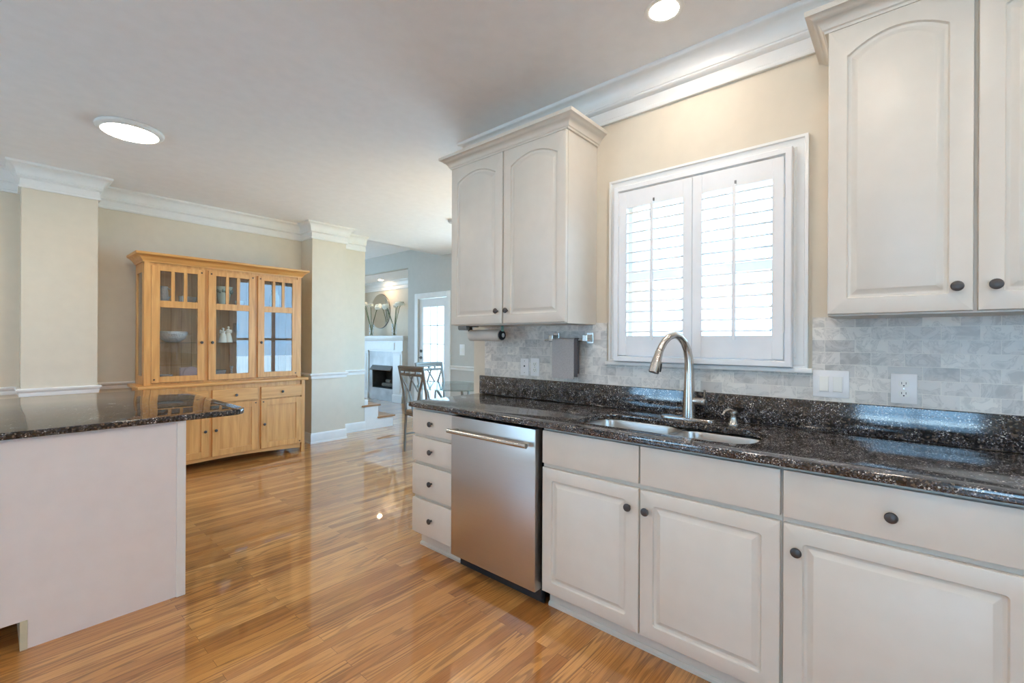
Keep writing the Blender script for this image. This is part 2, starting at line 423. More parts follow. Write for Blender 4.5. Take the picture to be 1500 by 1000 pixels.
# hutch wall with its two pilasters
mb = MB()
mb.prism([(-3.3, HY + .12), (-3.3, HY), (.18, HY), (.18, 5.57), (.655, 5.57), (.655, HY), (2.635, HY), (2.635, 5.57), (3.085, 5.57), (3.085, HY), (3.54, HY), (3.54, HY + .12)], 0, CZ)
struct(mb.build('wall_back', 'wall', smooth=0))
wall_y('wall_living', 10.6, 10.7, 0.5, 6.2, LZ, [(1.5, 4.5, 0.3, 2.3)], 'wall_far')
wall_x('wall_stair', 0.5, 0.6, HY + .12, 10.6, LZ, [], 'wall_far')
mb = MB()
for a in ((FX, FX + .1, 2.28, 2.75, 0, LZ), (FX, FX + .1, 2.75, 5.0, 0, .35), (FX, FX + .1, 2.75, 5.0, 2.3, LZ), (FX, FX + .1, 5.0, 5.87, 0, LZ), (FX, FX + .1, 5.87, 6.66, 2.045, LZ), (FX, FX + .1, 6.66, 6.97, 0, LZ), (FX, FX + .1, 6.97, 10.2, 2.635, LZ), (FX, FX + .1, 10.2, 10.6, 0, LZ)): mb.box(*a)
struct(mb.build('wall_far', 'wall_far'))
mb = MB(); mb.box(5.2, 6.14, 6.85, 6.868, 0, 2.735); struct(mb.build('wall_siding', 'siding'))
mb = MB(); mb.box(6.0, 6.1, 6.87, 10.3, 0, 2.735); mb.box(FX + .1, 6.0, 6.87, 6.97, 0, 2.735); mb.box(FX + .1, 6.0, 10.2, 10.3, 0, 2.735)
struct(mb.build('wall_alcove', 'wall'))
mb = MB(); mb.box(FX + .1, 6.0, 6.97, 10.2, 2.635, 2.735); struct(mb.build('ceiling', 'ceiling'))
mb = MB(); mb.box(-40, 60, -40, 60, -0.42, -0.4); struct(mb.build('ground', 'bounce_ground'))  # unseen ground made pale to bounce daylight in through the windows
mb = MB(); mb.box(2.6, 14, -14, 1.2, -0.40, -0.385); struct(mb.build('ground', 'grass'))  # unseen dark ground added to cut bounce light under the shutter louvers

# mouldings
def crownprof(cz):
    P = [(0, -.20), (.016, -.20), (.020, -.192), (.019, -.182), (.012, -.176), (.011, -.125), (.026, -.118), (.032, -.108), (.030, -.100)]
    for i in range(7):
        a = i / 6 * pi / 2; P.append((.034 + .052 * (1 - cos(a)), -.096 + .076 * sin(a)))
    P += [(.090, -.018), (.094, -.012), (.094, 0), (0, 0)]
    return [(d, cz + z) for d, z in P]
railprof = [(0, .805), (.010, .805), (.013, .825), (.013, .838), (.024, .848), (.030, .858), (.030, .866), (.020, .874), (0, .874)]
baseprof = [(0, 0), (.018, 0), (.018, .018), (.014, .022), (.014, .105), (.010, .122), (.005, .130), (0, .130)]
hp = [(-3.2, HY), (.18, HY), (.18, 5.57), (.655, 5.57), (.655, HY), (2.635, HY), (2.635, 5.57), (3.085, 5.57), (3.085, HY), (3.54, HY)]
wp = [(WX, -3.0), (WX, 2.42), (FX, 2.42)]
mb = MB(); mb.sweep(hp, crownprof(CZ), -1); struct(mb.build('trim_1', 'trim'))
mb = MB(); mb.sweep(wp, crownprof(CZ), 1); struct(mb.build('trim_2', 'trim'))
mb = MB(); mb.sweep(hp, railprof, -1); struct(mb.build('trim_3', 'trim'))
mb = MB(); mb.sweep([(FX, 5.08), (FX, 5.77)], railprof, 1); struct(mb.build('trim_4', 'trim'))
mb = MB(); mb.sweep(hp + [(3.54, HY + .12)], baseprof, -1); struct(mb.build('baseboard_back', 'trim'))
mb = MB(); mb.sweep([(WX + .01, 2.42), (FX, 2.42), (FX, 5.77)], baseprof, 1); struct(mb.build('baseboard_nook', 'trim'))
mb = MB(); mb.sweep([(FX, 6.76), (FX, 6.97)], baseprof, 1); struct(mb.build('baseboard_far', 'trim'))
mb = MB(); mb.sweep([(6.0, 6.97), (6.0, 10.2)], [(d, z - CZ + 2.635 ) for d, z in crownprof(CZ)], 1); struct(mb.build('trim_5', 'trim'))
# tile field on the window wall
TX = WX - 0.008
mb = MB()
mb.box(TX, WX, 1.235 + .075, 2.30, 1.03, 1.402); mb.box(TX, WX, .305, 1.31, 1.03, 1.165); mb.box(TX, WX, -1.6, .305, 1.03, 1.402)
struct(mb.build('trim_6', 'tile', smooth=0))

# ------------------------------------------------------------------ kitchen window
W1 = sempty('window_1', (WX, 1.29, 0), R90)      # local x: 0 (left, y=1.29) .. .97 ; local y: 0 = wall face, -y into room
def picture_frame(x0, x1, z0, z1, prof, name, mat, parent):
    """prof: (inset from outer edge, y)"""
    mb = MB(); lp = [[(a, y, b) for a, b in ((x0 + d, z0 + d), (x1 - d, z0 + d), (x1 - d, z1 - d), (x0 + d, z1 - d))] for d, y in prof]
    lp.append(lp[0]); mb.loops(lp, False, False)
    return mb.build(name, mat, parent)
picture_frame(0, .97, 1.178, 2.21, [(0, 0), (0, -.024), (.012, -.026), (.016, -.018), (.045, -.014), (.050, -.018), (.058, -.018), (.062, -.010), (.062, 0.0)], 'window_casing', 'trim', W1)
mb = MB(); mb.box(-.018, .988, -.036, .0, 1.160, 1.180, .004, 2); mb.build('window_sill', 'trim', W1)
# sash behind the shutters
mb = MB()
mb.box(.06, .91, .07, .11, 1.185, 1.235); mb.box(.06, .91, .07, .11, 2.105, 2.155); mb.box(.06, .10, .07, .11, 1.185, 2.155); mb.box(.87, .91, .07, .11, 1.185, 2.155)
mb.box(.06, .91, .06, .11, 1.635, 1.685)
mb.build('window_sash', 'trim', W1)
mb = MB(); mb.box(.10, .87, .088, .092, 1.235, 2.105); mb.build('window_pane', 'glass', W1)
picture_frame(.045, .915, 1.182, 2.158, [(0, 0.0), (0, -.052), (.004, -.056), (.026, -.056), (.030, -.050), (.030, -.012), (.030, 0.0)], 'shutter_frame', 'shutter', W1)
# two plantation shutter panels
louver_proto = None
def shutter(y_left, w_, label, rodlabel):
    global louver_proto
    x0 = WX - 0.052
    t = thing('plantation_shutter', label, 'shutter', (x0, y_left, 1.216), R90, 'plantation shutters over the sink')
    H_ = .906; st = .046; tr = .092; br = .108; th = .027
    mb = MB()
    mb.box(0, st, 0, th, 0, H_, .002); mb.box(w_ - st, w_, 0, th, 0, H_, .002)
    mb.box(st, w_ - st, .002, th - .002, H_ - tr, H_, .001); mb.box(st, w_ - st, .002, th - .002, 0, br, .001)
    mb.build('shutter_frame', 'shutter', t)
    n = 13; z0 = br; z1 = H_ - tr; sp = (z1 - z0) / n
    lw = w_ - 2 * st - .004
    me_ = None
    for i in range(n):
        zc = z0 + sp * (i + .5)
        if me_ is None:
            lb = MB(); prof = []
            for k in range(16):
                a = 2 * pi * k / 16; prof.append((.030 * cos(a), .0058 * sin(a)))
            lb.loops([[(0, a, b) for a, b in prof], [(lw, a, b) for a, b in prof]])
            o = lb.build('louver', 'shutter', t); me_ = o
        else:
            o = me_.copy(); C.objects.link(o); o.parent = t
        o.location = (st + .002, th / 2, zc); o.rotation_euler = (rad(13), 0, 0)
    mb = MB(); mb.box(w_ / 2 - .008, w_ / 2 + .008, -.026, -.018, z0 - .02, z1 + .005, .001); mb.build('tilt_rod', 'shutter', t)
    mb = MB(); mb.box(w_ / 2 - .004, w_ / 2 + .004, -.003, 0.004, z1 + .012, z1 + .028); mb.build('rod_catch', 'hood', t)
    hx = 0 if 'left' in label.split()[0:3] else w_
    for z in (.12, .72):
        mb = MB(); mb.lathe([(.0035, z), (.0035, z + .06)], (hx, -.002, 0), 10); mb.build('hinge', 'trim', t)
    return t
shutter(1.2125, .402, 'left white louvered shutter panel of the pair in the window over the sink', '')
shutter(.8085, .4005, 'right white louvered shutter panel of the pair in the window over the sink', '')

# nook window, unseen windows added for light, and the far door
def plain_window(name, loc, rz, w_, z0, z1, cols, rail=True, blind=False):
    W = sempty(name, loc, rz)
    picture_frame(-.07, w_ + .07, z0 - .07, z1 + .07, [(0, 0), (0, -.02), (.07, -.016), (.07, 0)], 'window_casing', 'trim', W)
    mb = MB(); fw = .05
    mb.box(0, w_, .05, .09, z0, z0 + fw); mb.box(0, w_, .05, .09, z1 - fw, z1)
    for i in range(cols + 1):
        x = i * w_ / cols; mb.box(max(0, x - fw / 2 - (fw / 2 if i == cols else 0)), min(w_, x + fw / 2 + (fw / 2 if i == 0 else 0)), .05, .09, z0, z1)
    if rail: mb.box(0, w_, .05, .09, (z0 + z1) / 2 - .02, (z0 + z1) / 2 + .02)
    mb.build('window_sash', 'trim', W)
    mb = MB(); mb.box(.02, w_ - .02, .068, .072, z0 + .02, z1 - .02); mb.build('window_pane', 'glass', W)
    if blind:
        mb = MB(); n = int((z1 - z0) / .05)
        for i in range(n):
            z = z0 + .03 + i * .05; mb.box(.01, w_ - .01, .0, .045, z, z + .003)
        mb.build('window_blind', 'shutter', W)
    return W
plain_window('window_2', (4.55, 2.42, 0), pi, 1.9, .30, 2.30, 3, True)
plain_window('added_window_3', (0.2, -3.0, 0), pi, 1.4, .9, 2.1, 2, False)  # unseen window added behind the camera to let daylight in
plain_window('added_window_4', (-3.2, -1.6, 0), pi / 2, 1.6, .25, 2.1, 2, True)  # unseen, added so daylight and ground bounce reach the kitchen ceiling
plain_window('added_window_5', (-3.2, 3.0, 0), pi / 2, 1.4, .4, 2.2, 2, False)  # unseen, added to bring daylight into the left side
plain_window('added_window_6', (1.5, 10.6, 0), 0, 3.0, .3, 2.3, 3, True)  # unseen, added to light the living room

plain_window('added_window_7', (5.1, 5.0, 0), -pi / 2, 2.25, .35, 2.3, 3, True)  # hidden window added to throw daylight on nook ceiling and back wall
D1 = sempty('door_1', (FX, 6.66, 0), R90)     # local x 0 (left) .. .79
mb = MB()
for a in ((-.09, 0, -.02, 0, 0, 2.135), (.79, .88, -.02, 0, 0, 2.135), (0, .79, -.02, 0, 2.045, 2.135)): mb.box(*a, .004)
mb.build('door_casing', 'trim', D1)
mb = MB(); z0, z1 = .24, 1.885; a0, a1 = .12, .68
mb.box(.004, a0, .02, .06, .01, 2.035); mb.box(a1, .786, .02, .06, .01, 2.035); mb.box(a0, a1, .02, .06, .01, z0); mb.box(a0, a1, .02, .06, z1, 2.035)
dp = mb.build('door_panel', 'trim', D1)
mb = MB()
for i in (1, 2): x = a0 + (a1 - a0) * i / 3; mb.box(x - .008, x + .008, .028, .052, z0, z1)
for i in range(1, 5): z = z0 + (z1 - z0) * i / 5; mb.box(a0, a1, .028, .052, z - .008, z + .008)
mb.build('door_muntins', 'trim', dp)
mb = MB(); mb.box(a0, a1, .038, .042, z0, z1); mb.build('door_pane', 'glass', dp)
mb = MB(); mb.lathe([(.028, .02), (.028, .012), (.010, .010), (.010, -.03)], (.06, 0, .98), 16, 'y'); mb.box(.05, .15, -.035, -.02, .97, .99, .004); mb.build('door_handle', 'knob', dp)
mb = MB(); mb.lathe([(.026, .02), (.026, .008), (.012, .004), (.012, -.004)], (.06, 0, 1.10), 16, 'y'); mb.build('door_lock', 'knob', dp)
for z in (.25, 1.02, 1.78):
    mb = MB(); mb.lathe([(.007, z), (.007, z + .10)], (.79, .012, 0), 10); mb.build('door_hinge', 'knob', dp)

# ------------------------------------------------------------------ base cabinets on the window wall
XD = 1.74
def base_cabinet(label, y_left, w_, name='base_cabinet'):
    t = thing(name, label, 'cabinet', (XD, y_left, 0), R90)
    return t
def carcass(t, w_, open_top=False):
    mb = MB(); mb.box(0, w_, .021, .62, .095, .125)
    mb.box(0, .018, .021, .62, .125, .883); mb.box(w_ - .018, w_, .021, .62, .125, .883); mb.box(.018, w_ - .018, .60, .62, .125, .883)
    mb.box(.018, w_ - .018, .021, .04, .69, .712); mb.box(.018, w_ - .018, .021, .04, .865, .883)
    mb.box(.018, w_ - .018, .0215, .030, .125, .864)
    mb.build('carcass', 'cab', t)
    mb = MB(); mb.box(0, w_, .075, .09, 0, .095); mb.sweep([(0, .075), (w_, .075)], [(0, 0), (.012, 0), (.012, .012), (.004, .02), (0, .02)], -1); mb.build('toe_kick', 'cab', t)

# drawer bank
t = base_cabinet('narrow cream cabinet with a stack of four drawers at the far end of the counter', 2.325, .37)
carcass(t, .37)
for z0, z1 in ((.722, .866), (.552, .700), (.342, .530), (.110, .320)):
    d = slab_front(.0, .366, z0, z1).build('drawer', 'cab', t)
    knob(d, .187, (z0 + z1) / 2)
# sink cabinet
t = base_cabinet('cream sink cabinet with two raised panel doors and two blank false fronts', 1.316, 1.006)
carcass(t, 1.006)
for i, (x0, x1) in enumerate(((.005, .496), (.502, 1.002))):
    slab_front(x0, x1, .712, .868).build('false_front', 'cab', t)
    d = panel_door(x1 - x0, .592).build('door', 'cab', t); d.location = (x0, 0, .100)
    knob(d, (x1 - x0 - .040) if i == 0 else .030, .512)
# right cabinet
t = base_cabinet('cream base cabinet with a knobbed drawer over doors, right of the sink cabinet', .309, 1.16)
carcass(t, 1.16)
for i, (x0, x1) in enumerate(((.004, .574), (.582, 1.156))):
    d = slab_front(x0, x1, .712, .868).build('drawer', 'cab', t); knob(d, (x0 + x1) / 2 - .008, .785)
    d = panel_door(x1 - x0, .592).build('door', 'cab', t); d.location = (x0, 0, .100)
    knob(d, .040 if i == 0 else x1 - x0 - .04, .510)

# dishwasher
t = thing('dishwasher', 'stainless steel dishwasher with a long bar handle, under the counter', 'dishwasher', (1.725, 1.947, 0), R90)
mb = MB(); mb.box(0, .606, 0, .055, .082, .868, .006, 2); dd = mb.build('door', 'steel', t)
mb = MB(); mb.box(.003, .603, .056, .60, .085, .868); mb.build('tub', 'black', t)
mb = MB(); mb.box(.002, .604, .075, .09, .0, .085); mb.build('toe_panel', 'black', t)
mb = MB(); mb.prism([(.42, .084), (.602, .084), (.602, .022), (.575, .012), (.56, .04), (.50, .055)], .055, .075, 'y'); mb.build('hinge_cover', 'black', t)
mb = MB()
mb.tube([(.022, -.046, .792), (.585, -.046, .792)], .0125, 16)
for x in (.05, .555): mb.box(x - .014, x + .014, -.046, 0.002, .782, .802, .003)
mb.build('handle', 'nickel', dd)

# counter with sink cut-out
def inset_rr(x0, x1, y0, y1, r, k=8): return rr(x0, x1, y0, y1, r, k, 0, 6)
def slab_with_hole(outer, hole, z0, z1, name, mat, parent, ease=.006):
    b = bmesh.new()
    def ring(pts, z): return [b.verts.new((x, y, z)) for x, y in pts]
    def eds(vs): return [b.edges.new((vs[i], vs[(i + 1) % len(vs)])) for i in range(len(vs))]
    tops, bots = ring(outer, z1), ring(outer, z0); e = eds(tops); e2 = eds(bots)
    if hole:
        ht, hb = ring(hole, z1), ring(hole, z0); e += eds(ht); e2 += eds(hb)
    bmesh.ops.triangle_fill(b, edges=e, use_beauty=True); bmesh.ops.triangle_fill(b, edges=e2, use_beauty=True)
    for A, B in ([(tops, bots)] + ([(ht, hb)] if hole else [])):
        for i in range(len(A)):
            j = (i + 1) % len(A); b.faces.new((A[i], A[j], B[j], B[i]))
    bmesh.ops.recalc_face_normals(b, faces=b.faces)
    if ease:
        ed = [x for x in b.edges if len(x.link_faces) == 2 and x.calc_face_angle(0) > .8 and abs(x.verts[0].co.z - x.verts[1].co.z) < 1e-6]
        bmesh.ops.bevel(b, geom=ed, offset=ease, segments=3, profile=.5, affect='EDGES')
    mb = MB(); mb._merge(b); return mb.build(name, mat, parent, 30)
t = thing('granite_countertop', 'long black speckled granite countertop with the sink, along the window wall', 'countertop', (0, 0, 0))
outer = [(1.71, -.90), (WX - .001, -.90), (WX - .001, 2.335), (1.722, 2.335), (1.713, 2.331), (1.71, 2.322)]
hole = inset_rr(1.825, 2.155, .425, 1.205, .10)
slab_with_hole(outer, hole, .884, .914, 'counter_slab', 'granite', t, .006)
mb = MB(); mb.box(2.337, WX - .001, -.90, 2.335, .9145, 1.043, .003, 2); tag(mb.build('granite_upstand', 'granite'), 'black speckled granite upstand strip below the marble tile', 'backsplash')

# sink
t = thing('kitchen_sink', 'stainless steel double bowl undermount sink in the granite counter', 'sink', (0, 0, 0))
def bowl(x0, x1, y0, y1, name):
    lp = []
    for d, z, r in ((-.012, .883, .085), (.0, .883, .08), (.004, .870, .075), (.012, .75, .07), (.03, .715, .06), (.07, .705, .04)):
        lp.append([(x, y, z) for x, y in inset_rr(x0 + d, x1 - d, y0 + d, y1 - d, r)])
    mb = MB(); mb.loops(lp, False, True)
    b = mb.build(name, 'sink', t, 50)
    return b
for y0, y1, xb in ((.795, 1.21, 2.160), (.420, .772, 2.125)):
    b = bowl(1.820, xb, y0, y1, 'bowl')
    mb = MB(); mb.lathe([(.042, .7055), (.040, .7085), (.030, .7085), (.026, .7065), (0, .7065)], ((1.82 + xb) / 2, (y0 + y1) / 2, 0), 24); mb.build('drain', 'chrome', b)
mb = MB(); mb.box(1.815, 2.165, .775, .792, .872, .8835, .004, 2); mb.build('divider', 'sink', t)

# faucet
t = thing('kitchen_faucet', 'tall brushed nickel pull-down faucet with arched spout behind the sink', 'faucet', (2.255, .80, .914))
mb = MB(); mb.loops([[(a, b, z) for a, b in rr(-.030 + d, .030 - d, -.125 + d, .140 - d, .03 - d, 6, 0, 4)] for d, z in ((0, 0.0), (0, .006), (.004, .010))]); mb.build('deck_plate', 'nickel', t)
mb = MB(); mb.lathe([(.031, .010), (.0300, .03), (.027, .10), (.0245, .17), (.0238, .192)], n=28); mb.build('body', 'nickel', t)
dx, dy = -.907, .421
def P(s_, z): return (dx * s_, dy * s_, z - .914)
mb = MB()
pts = [(0, 1.106), (0, 1.16), (.003, 1.21), (.014, 1.255), (.035, 1.293), (.064, 1.319), (.098, 1.327), (.132, 1.316), (.160, 1.292), (.180, 1.262), (.186, 1.252)]
mb.tube([P(*q) for q in pts], [.0235, .0225, .021, .0195, .0185, .018, .0175, .0172, .017, .017, .017], 20); mb.build('spout', 'nickel', t)
mb = MB(); mb.tube([P(.186, 1.250), P(.190, 1.243), P(.206, 1.20), P(.222, 1.150), P(.223, 1.147)], [.0172, .0185, .0215, .0245, .0225], 20); sh = mb.build('spray_head', 'nickel', t)
mb = MB(); mb.tube([P(.186, 1.150), P(.1835, 1.170), P(.1795, 1.19)], [.006, .008, .006], 12); mb.build('spray_button', 'black', sh)
mb = MB(); mb.lathe([(.017, 0.0), (.017, -.048), (.019, -.052), (.017, -.066), (.010, -.070)], (0, -.012, .092), 20, 'y')
mb.tube([(.008, -.066, .095), (-.012, -.078, .120), (-.020, -.080, .150)], [.008, .006, .005], 10); mb.build('lever_handle', 'nickel', t)
t = thing('soap_dispenser', 'small brushed nickel soap dispenser beside the faucet', 'soap dispenser', (2.235, .592, .914))
mb = MB(); mb.lathe([(.024, 0.0), (.024, .004), (.019, .010), (.015, .030), (.013, .044), (.015, .048), (.015, .056), (.010, .060)], n=24); mb.build('base', 'nickel', t)
mb = MB(); mb.lathe([(.018, .056), (.018, .062), (.008, .066)], n=20); mb.tube([(0, 0, .062), (-.028, .012, .072), (-.052, .022, .066), (-.066, .028, .050)], [.008, .0075, .0065, .0055], 12); mb.build('spout', 'nickel', t)

# ------------------------------------------------------------------ upper cabinets
cabcrown = [(0, 0), (.010, 0), (.012, .008), (.018, .012), (.022, .024), (.036, .040), (.042, .042), (.048, .050), (.060, .056), (.066, .058), (.068, .066), (.068, .076), (0, .076)]
def upper_cabinet(label, y_left, widths, knobs):
    Wd = sum(widths) + .006 * (len(widths) - 1)
    t = thing('wall_cabinet', label, 'cabinet', (2.04, y_left, 1.392), R90)
    D = WX - 2.04 - .001
    mb = MB(); mb.box(0, Wd, .021, D, 0, 1.06); mb.build('carcass', 'cab', t)
    x = 0
    for wd, kx in zip(widths, knobs):
        d = panel_door(wd - .004, 1.045, .02, .056, .048, .006).build('door', 'cab', t); d.location = (x + .002, 0, .006)
        knob(d, kx if kx > 0 else wd - .004 + kx, .078); x += wd + .006
    mb = MB(); prof = [(d, z + 1.052) for d, z in cabcrown]
    mb.sweep([(0, D), (0, .012), (Wd, .012), (Wd, D)], prof, -1); mb.build('crown_moulding', 'cab', t)
    mb = MB(); mb.box(0.002, Wd - .002, .02, D, 1.06, 1.122); mb.build('top_panel', 'cab', t)
    return t
upper_cabinet('cream two-door wall cabinet left of the window, with the paper towel under it', 2.312, (.464, .457), (-.035, .035))
upper_cabinet('cream two-door wall cabinet right of the window, partly cropped by the picture edge', .220, (.386, .40), (-.038, .038))

# paper towel
t = thing('paper_towel_holder', 'dark wall-mounted paper towel holder under the left wall cabinet', 'paper towel holder', (2.19, 2.285, 1.392), R90)
mb = MB(); mb.box(0, .012, -.018, .018, -.06, -.0005, .003); mb.box(0, .07, -.018, .018, -.006, -.0005); mb.build('left_arm', 'black', t)
mb = MB(); mb.box(.303, .310, -.012, .012, -.05, -.0005, .002); mb.build('right_arm', 'teal', t)
mb = MB(); mb.lathe([(.0, .312), (.016, .312), (.030, .309), (.032, .304), (.032, .300), (0, .300)], (0, 0, -.062), 28, 'x'); mb.build('end_cap', 'black', t)
mb = MB(); mb.lathe([(0, .313), (.014, .313), (.014, .3115), (0, .3115)], (0, 0, -.062), 20, 'x'); mb.build('cap_hub', 'chrome', t)
mb = MB(); mb.lathe([(.008, .004), (.008, .306)], (0, 0, -.062), 14, 'x'); mb.build('rod', 'black', t)
mb = MB(); mb.lathe([(.0102, -.298), (.038, -.298), (.038, -.016), (.0102, -.016)], (2.19, 2.285, 1.330), 32, 'y', False, False)
tag(mb.build('paper_towel_roll', 'paper'), 'beige paper towel roll hanging under the left wall cabinet', 'paper towel')
mb = MB(); mb.box(2.065, 2.10, 2.19, 2.27, 1.368, 1.3915, .003); mb.box(2.070, 2.095, 2.195, 2.265, 1.362, 1.369)
tag(mb.build('mounting_box', 'hood'), 'small grey box fixed under the left end of the wall cabinet', 'box')

# towel bar and towel
t = thing('towel_bar', 'short nickel towel bar with square brackets on the tile', 'towel bar', (TX, 1.71, 1.30), R90)
mb = MB(); mb.tube([(0, -.062, 0), (.335, -.062, 0)], .0065, 14); mb.build('bar', 'nickel', t)
for x in (.045, .292):
    mb = MB(); mb.box(x - .022, x + .022, -.010, -.0005, -.02, .045, .002); mb.box(x - .016, x + .016, -.070, -.010, -.008, .032, .003); mb.build('bracket', 'nickel', t)
def drape(w_, zf, zb, thick=.004, r=.0115):
    pts = [(-.062 - r, zf)]
    for i in range(7): a = pi - i / 6 * pi; pts.append((-.062 + r * cos(a), r * sin(a)))
    pts.append((-.062 + r, zb))
    out = [(a, b) for a, b in pts]; mb = MB(); n = 12; rows = []
    for i in range(n + 1):
        x = w_ * i / n; wob = .0025 * sin(i * 1.7)
        o_ = [(x, a + (wob if a < -.066 and b < -.02 else 0), b + (.002 * sin(i * .9) if b < -.1 else 0)) for a, b in out]
        inn = [(x, a + (thick if k == 0 or k < 3 else (-thick if k > 5 else 0)) + (wob if a < -.066 and b < -.02 else 0), b - (thick if 2 < k < 6 else 0)) for k, (a, b) in enumerate(out)]
        rows.append(o_ + inn[::-1])
    mb.loops(rows); return mb
t2 = thing('dish_towel', 'grey dish towel folded over the towel bar on the tile', 'towel', (TX, 1.648, 1.30), R90)
drape(.158, -.232, -.16).build('front_fold', 'towel', t2, 60)
o = drape(.022, -.218, -.20, .005, .0125).build('side_fold', 'towel_dk', t2, 60); o.location = (.160, 0, 0)

# ------------------------------------------------------------------ switches and outlets
def plate(name, label, cat, y_left, z0, w_, h_, x=TX):
    t = thing(name, label, cat, (x, y_left, z0), R90)
    mb = MB(); mb.box(0, w_, -.006, -.0003, 0, h_, .003, 2); mb.build('cover_plate', 'plastic', t); return t
def duplex(t, cx, cz):
    for s_ in (-1, 1):
        zc = cz + s_ * .0195
        mb = MB(); P_ = []
        for i in range(28):
            a = 2 * pi * i / 28; P_.append((cx + .0172 * cos(a), zc + max(-.0135, min(.0135, .0172 * sin(a)))))
        mb.prism(P_, -.0085, -.004, 'y'); rc = mb.build('receptacle', 'plastic_lt', t)
        for dx_ in (-.0065, .0065):
            mb = MB(); mb.box(cx + dx_ - .0011, cx + dx_ + .0011, -.0089, -.0083, zc - .002, zc + .0065); mb.build('slot', 'slot', rc)
        mb = MB(); mb.lathe([(.0026, -.0089), (.0026, -.0083)], (cx, 0, zc - .0075), 12, 'y'); mb.build('ground_hole', 'slot', rc)
    mb = MB(); mb.lathe([(.0025, -.0075), (.0025, -.0055)], (cx, 0, cz), 12, 'y'); mb.build('screw', 'nickel', t)
t = plate('light_switch', 'white double rocker light switch right of the window sill', 'light switch', .302, 1.060, .128, .115)
for x in (.024, .072):
    mb = MB(); mb.box(x - .003, x + .036, -.0072, -.005, .020, .092, .001); mb.build('switch_bezel', 'plastic', t)
    mb = MB(); mb.loops([[(x, -.007, .024), (x + .033, -.007, .024), (x + .033, -.007, .088), (x, -.007, .088)], [(x + .001, -.012, .026), (x + .032, -.012, .026), (x + .032, -.0085, .087), (x + .001, -.0085, .087)]]); mb.build('rocker', 'plastic_lt', t)
t = plate('power_outlet', 'white duplex outlet on the tile at the far right', 'outlet', .042, 1.056, .080, .116); duplex(t, .040, .058)
t = plate('power_outlet', 'white duplex outlet on the tile beside the towel', 'outlet', 1.872, 1.064, .072, .116); duplex(t, .036, .058)
t = plate('cover_plate', 'white single-hole cover plate left of the duplex outlet near the towel', 'wall plate', 1.958, 1.064, .068, .112)
mb = MB(); mb.lathe([(.006, -.0075), (.006, -.005)], (.034, 0, .062), 14, 'y'); mb.build('socket', 'slot', t)
for z in (.018, .096):
    mb = MB(); mb.lathe([(.003, -.0068), (.003, -.005)], (.034, 0, z), 10, 'y'); mb.build('screw', 'nickel', t)
t = plate('light_switch', 'white switch plate on the far wall right of the glass door', 'light switch', 5.55, 1.05, .115, .18, FX)
for x in (.02, .065):
    mb = MB(); mb.box(x, x + .03, -.010, -.005, .06, .12, .002); mb.build('rocker', 'plastic_lt', t)

# ------------------------------------------------------------------ island
t = thing('kitchen_island', 'pale painted kitchen island base under the granite overhang at left', 'island', (0, 2.765, 0))
mb = MB()
# end panel with toe notch at its left foot
mb.prism([(-.95, .884), (-.95, .12), (.105, .12), (.105, 0), (.651, 0), (.651, .884)], 0, .02, 'y'); mb.build('end_panel', 'island', t)
mb = MB(); mb.box(.634, .651, .02, 1.30, 0, .884); mb.box(-.95, -.93, .02, 1.30, .12, .884); mb.box(-.93, .634, 1.28, 1.30, 0, .884); mb.box(-.93, .634, .02, 1.28, .12, .14); mb.build('carcass', 'island', t)
mb = MB(); mb.box(.622, .654, -.010, 0.0, 0, .884, .002); mb.box(.651, .660, -.010, .03, 0, .884, .002); mb.build('corner_trim', 'trim', t)
mb = MB(); mb.box(.036, .040, -.0015, 0.0, .12, .884); mb.build('panel_seam', 'island', t)
mb = MB(); mb.box(.090, .112, -.004, .62, 0, .121, .001); mb.build('notch_edge', 'ply', t)
mb = MB(); mb.box(-.93, .634, .62, .64, 0, .12); mb.build('toe_kick', 'island', t)
g = thing('island_countertop', 'dark polished granite countertop of the island with a rounded corner', 'countertop', (0, 0, 0))
P_ = [(-1.05, 2.738), (.86, 2.738)] + [(.86 + .085 * sin(a * pi / 16), 2.738 + .085 - .085 * cos(a * pi / 16)) for a in range(1, 9)] + [(.945, 4.28), (-1.05, 4.28)]
slab_with_hole(P_, None, .884, .914, 'counter_slab', 'granite_dk', g, .005)

# ------------------------------------------------------------------ china cabinet
HX0 = .945; HB = 5.26; HU = 5.36; HR = 5.735
t = thing('china_cabinet', 'honey oak china cabinet with three glass doors against the back wall', 'china cabinet', (0, 0, 0))
HC = t
B0, B1 = .925, 2.412           # base section x
mb = MB()
mb.box(B0, B0 + .022, HB + .02, HR, .075, .83); mb.box(B1 - .022, B1, HB + .02, HR, .075, .83)
mb.box(B0 + .022, B1 - .022, HR - .012, HR, .11, .83); mb.box(B0 + .022, B1 - .022, HB + .03, HR - .012, .11, .125)
mb.build('base_case', 'oak_v', t)
for x in (B0, B1 - .045):
    for y in (HB + .006, HR - .05):
        mb = MB(); mb.box(x + (.0 if x == B0 else .007), x + (.058 if x == B0 else .045), y, y + .045, 0, .11 if y > HB + .1 else .83, .002); mb.build('leg', 'oak_v', t)
mb = MB()
pts = [(B0 + .045, .11), (B1 - .045, .11), (B1 - .045, .050)] + [(B1 - .045 - (B1 - B0 - .09) * i / 16, .050 + .030 * (1 - (2 * i / 16 - 1) ** 2)) for i in range(1, 17)]
mb.prism(pts, HB + .022, HB + .042, 'y'); mb.build('apron', 'oak_h', t)
mb = MB(); mb.box(B0 + .045, B1 - .045, HB + .022, HB + .04, .63, .65); mb.box(B0 + .045, B1 - .045, HB + .022, HB + .04, .78, .83)
for x in (1.445, 1.91): mb.box(x - .004, x + .036, HB + .0212, HB + .041, .1105, .8295)
mb.build('face_frame', 'oak_v', t)
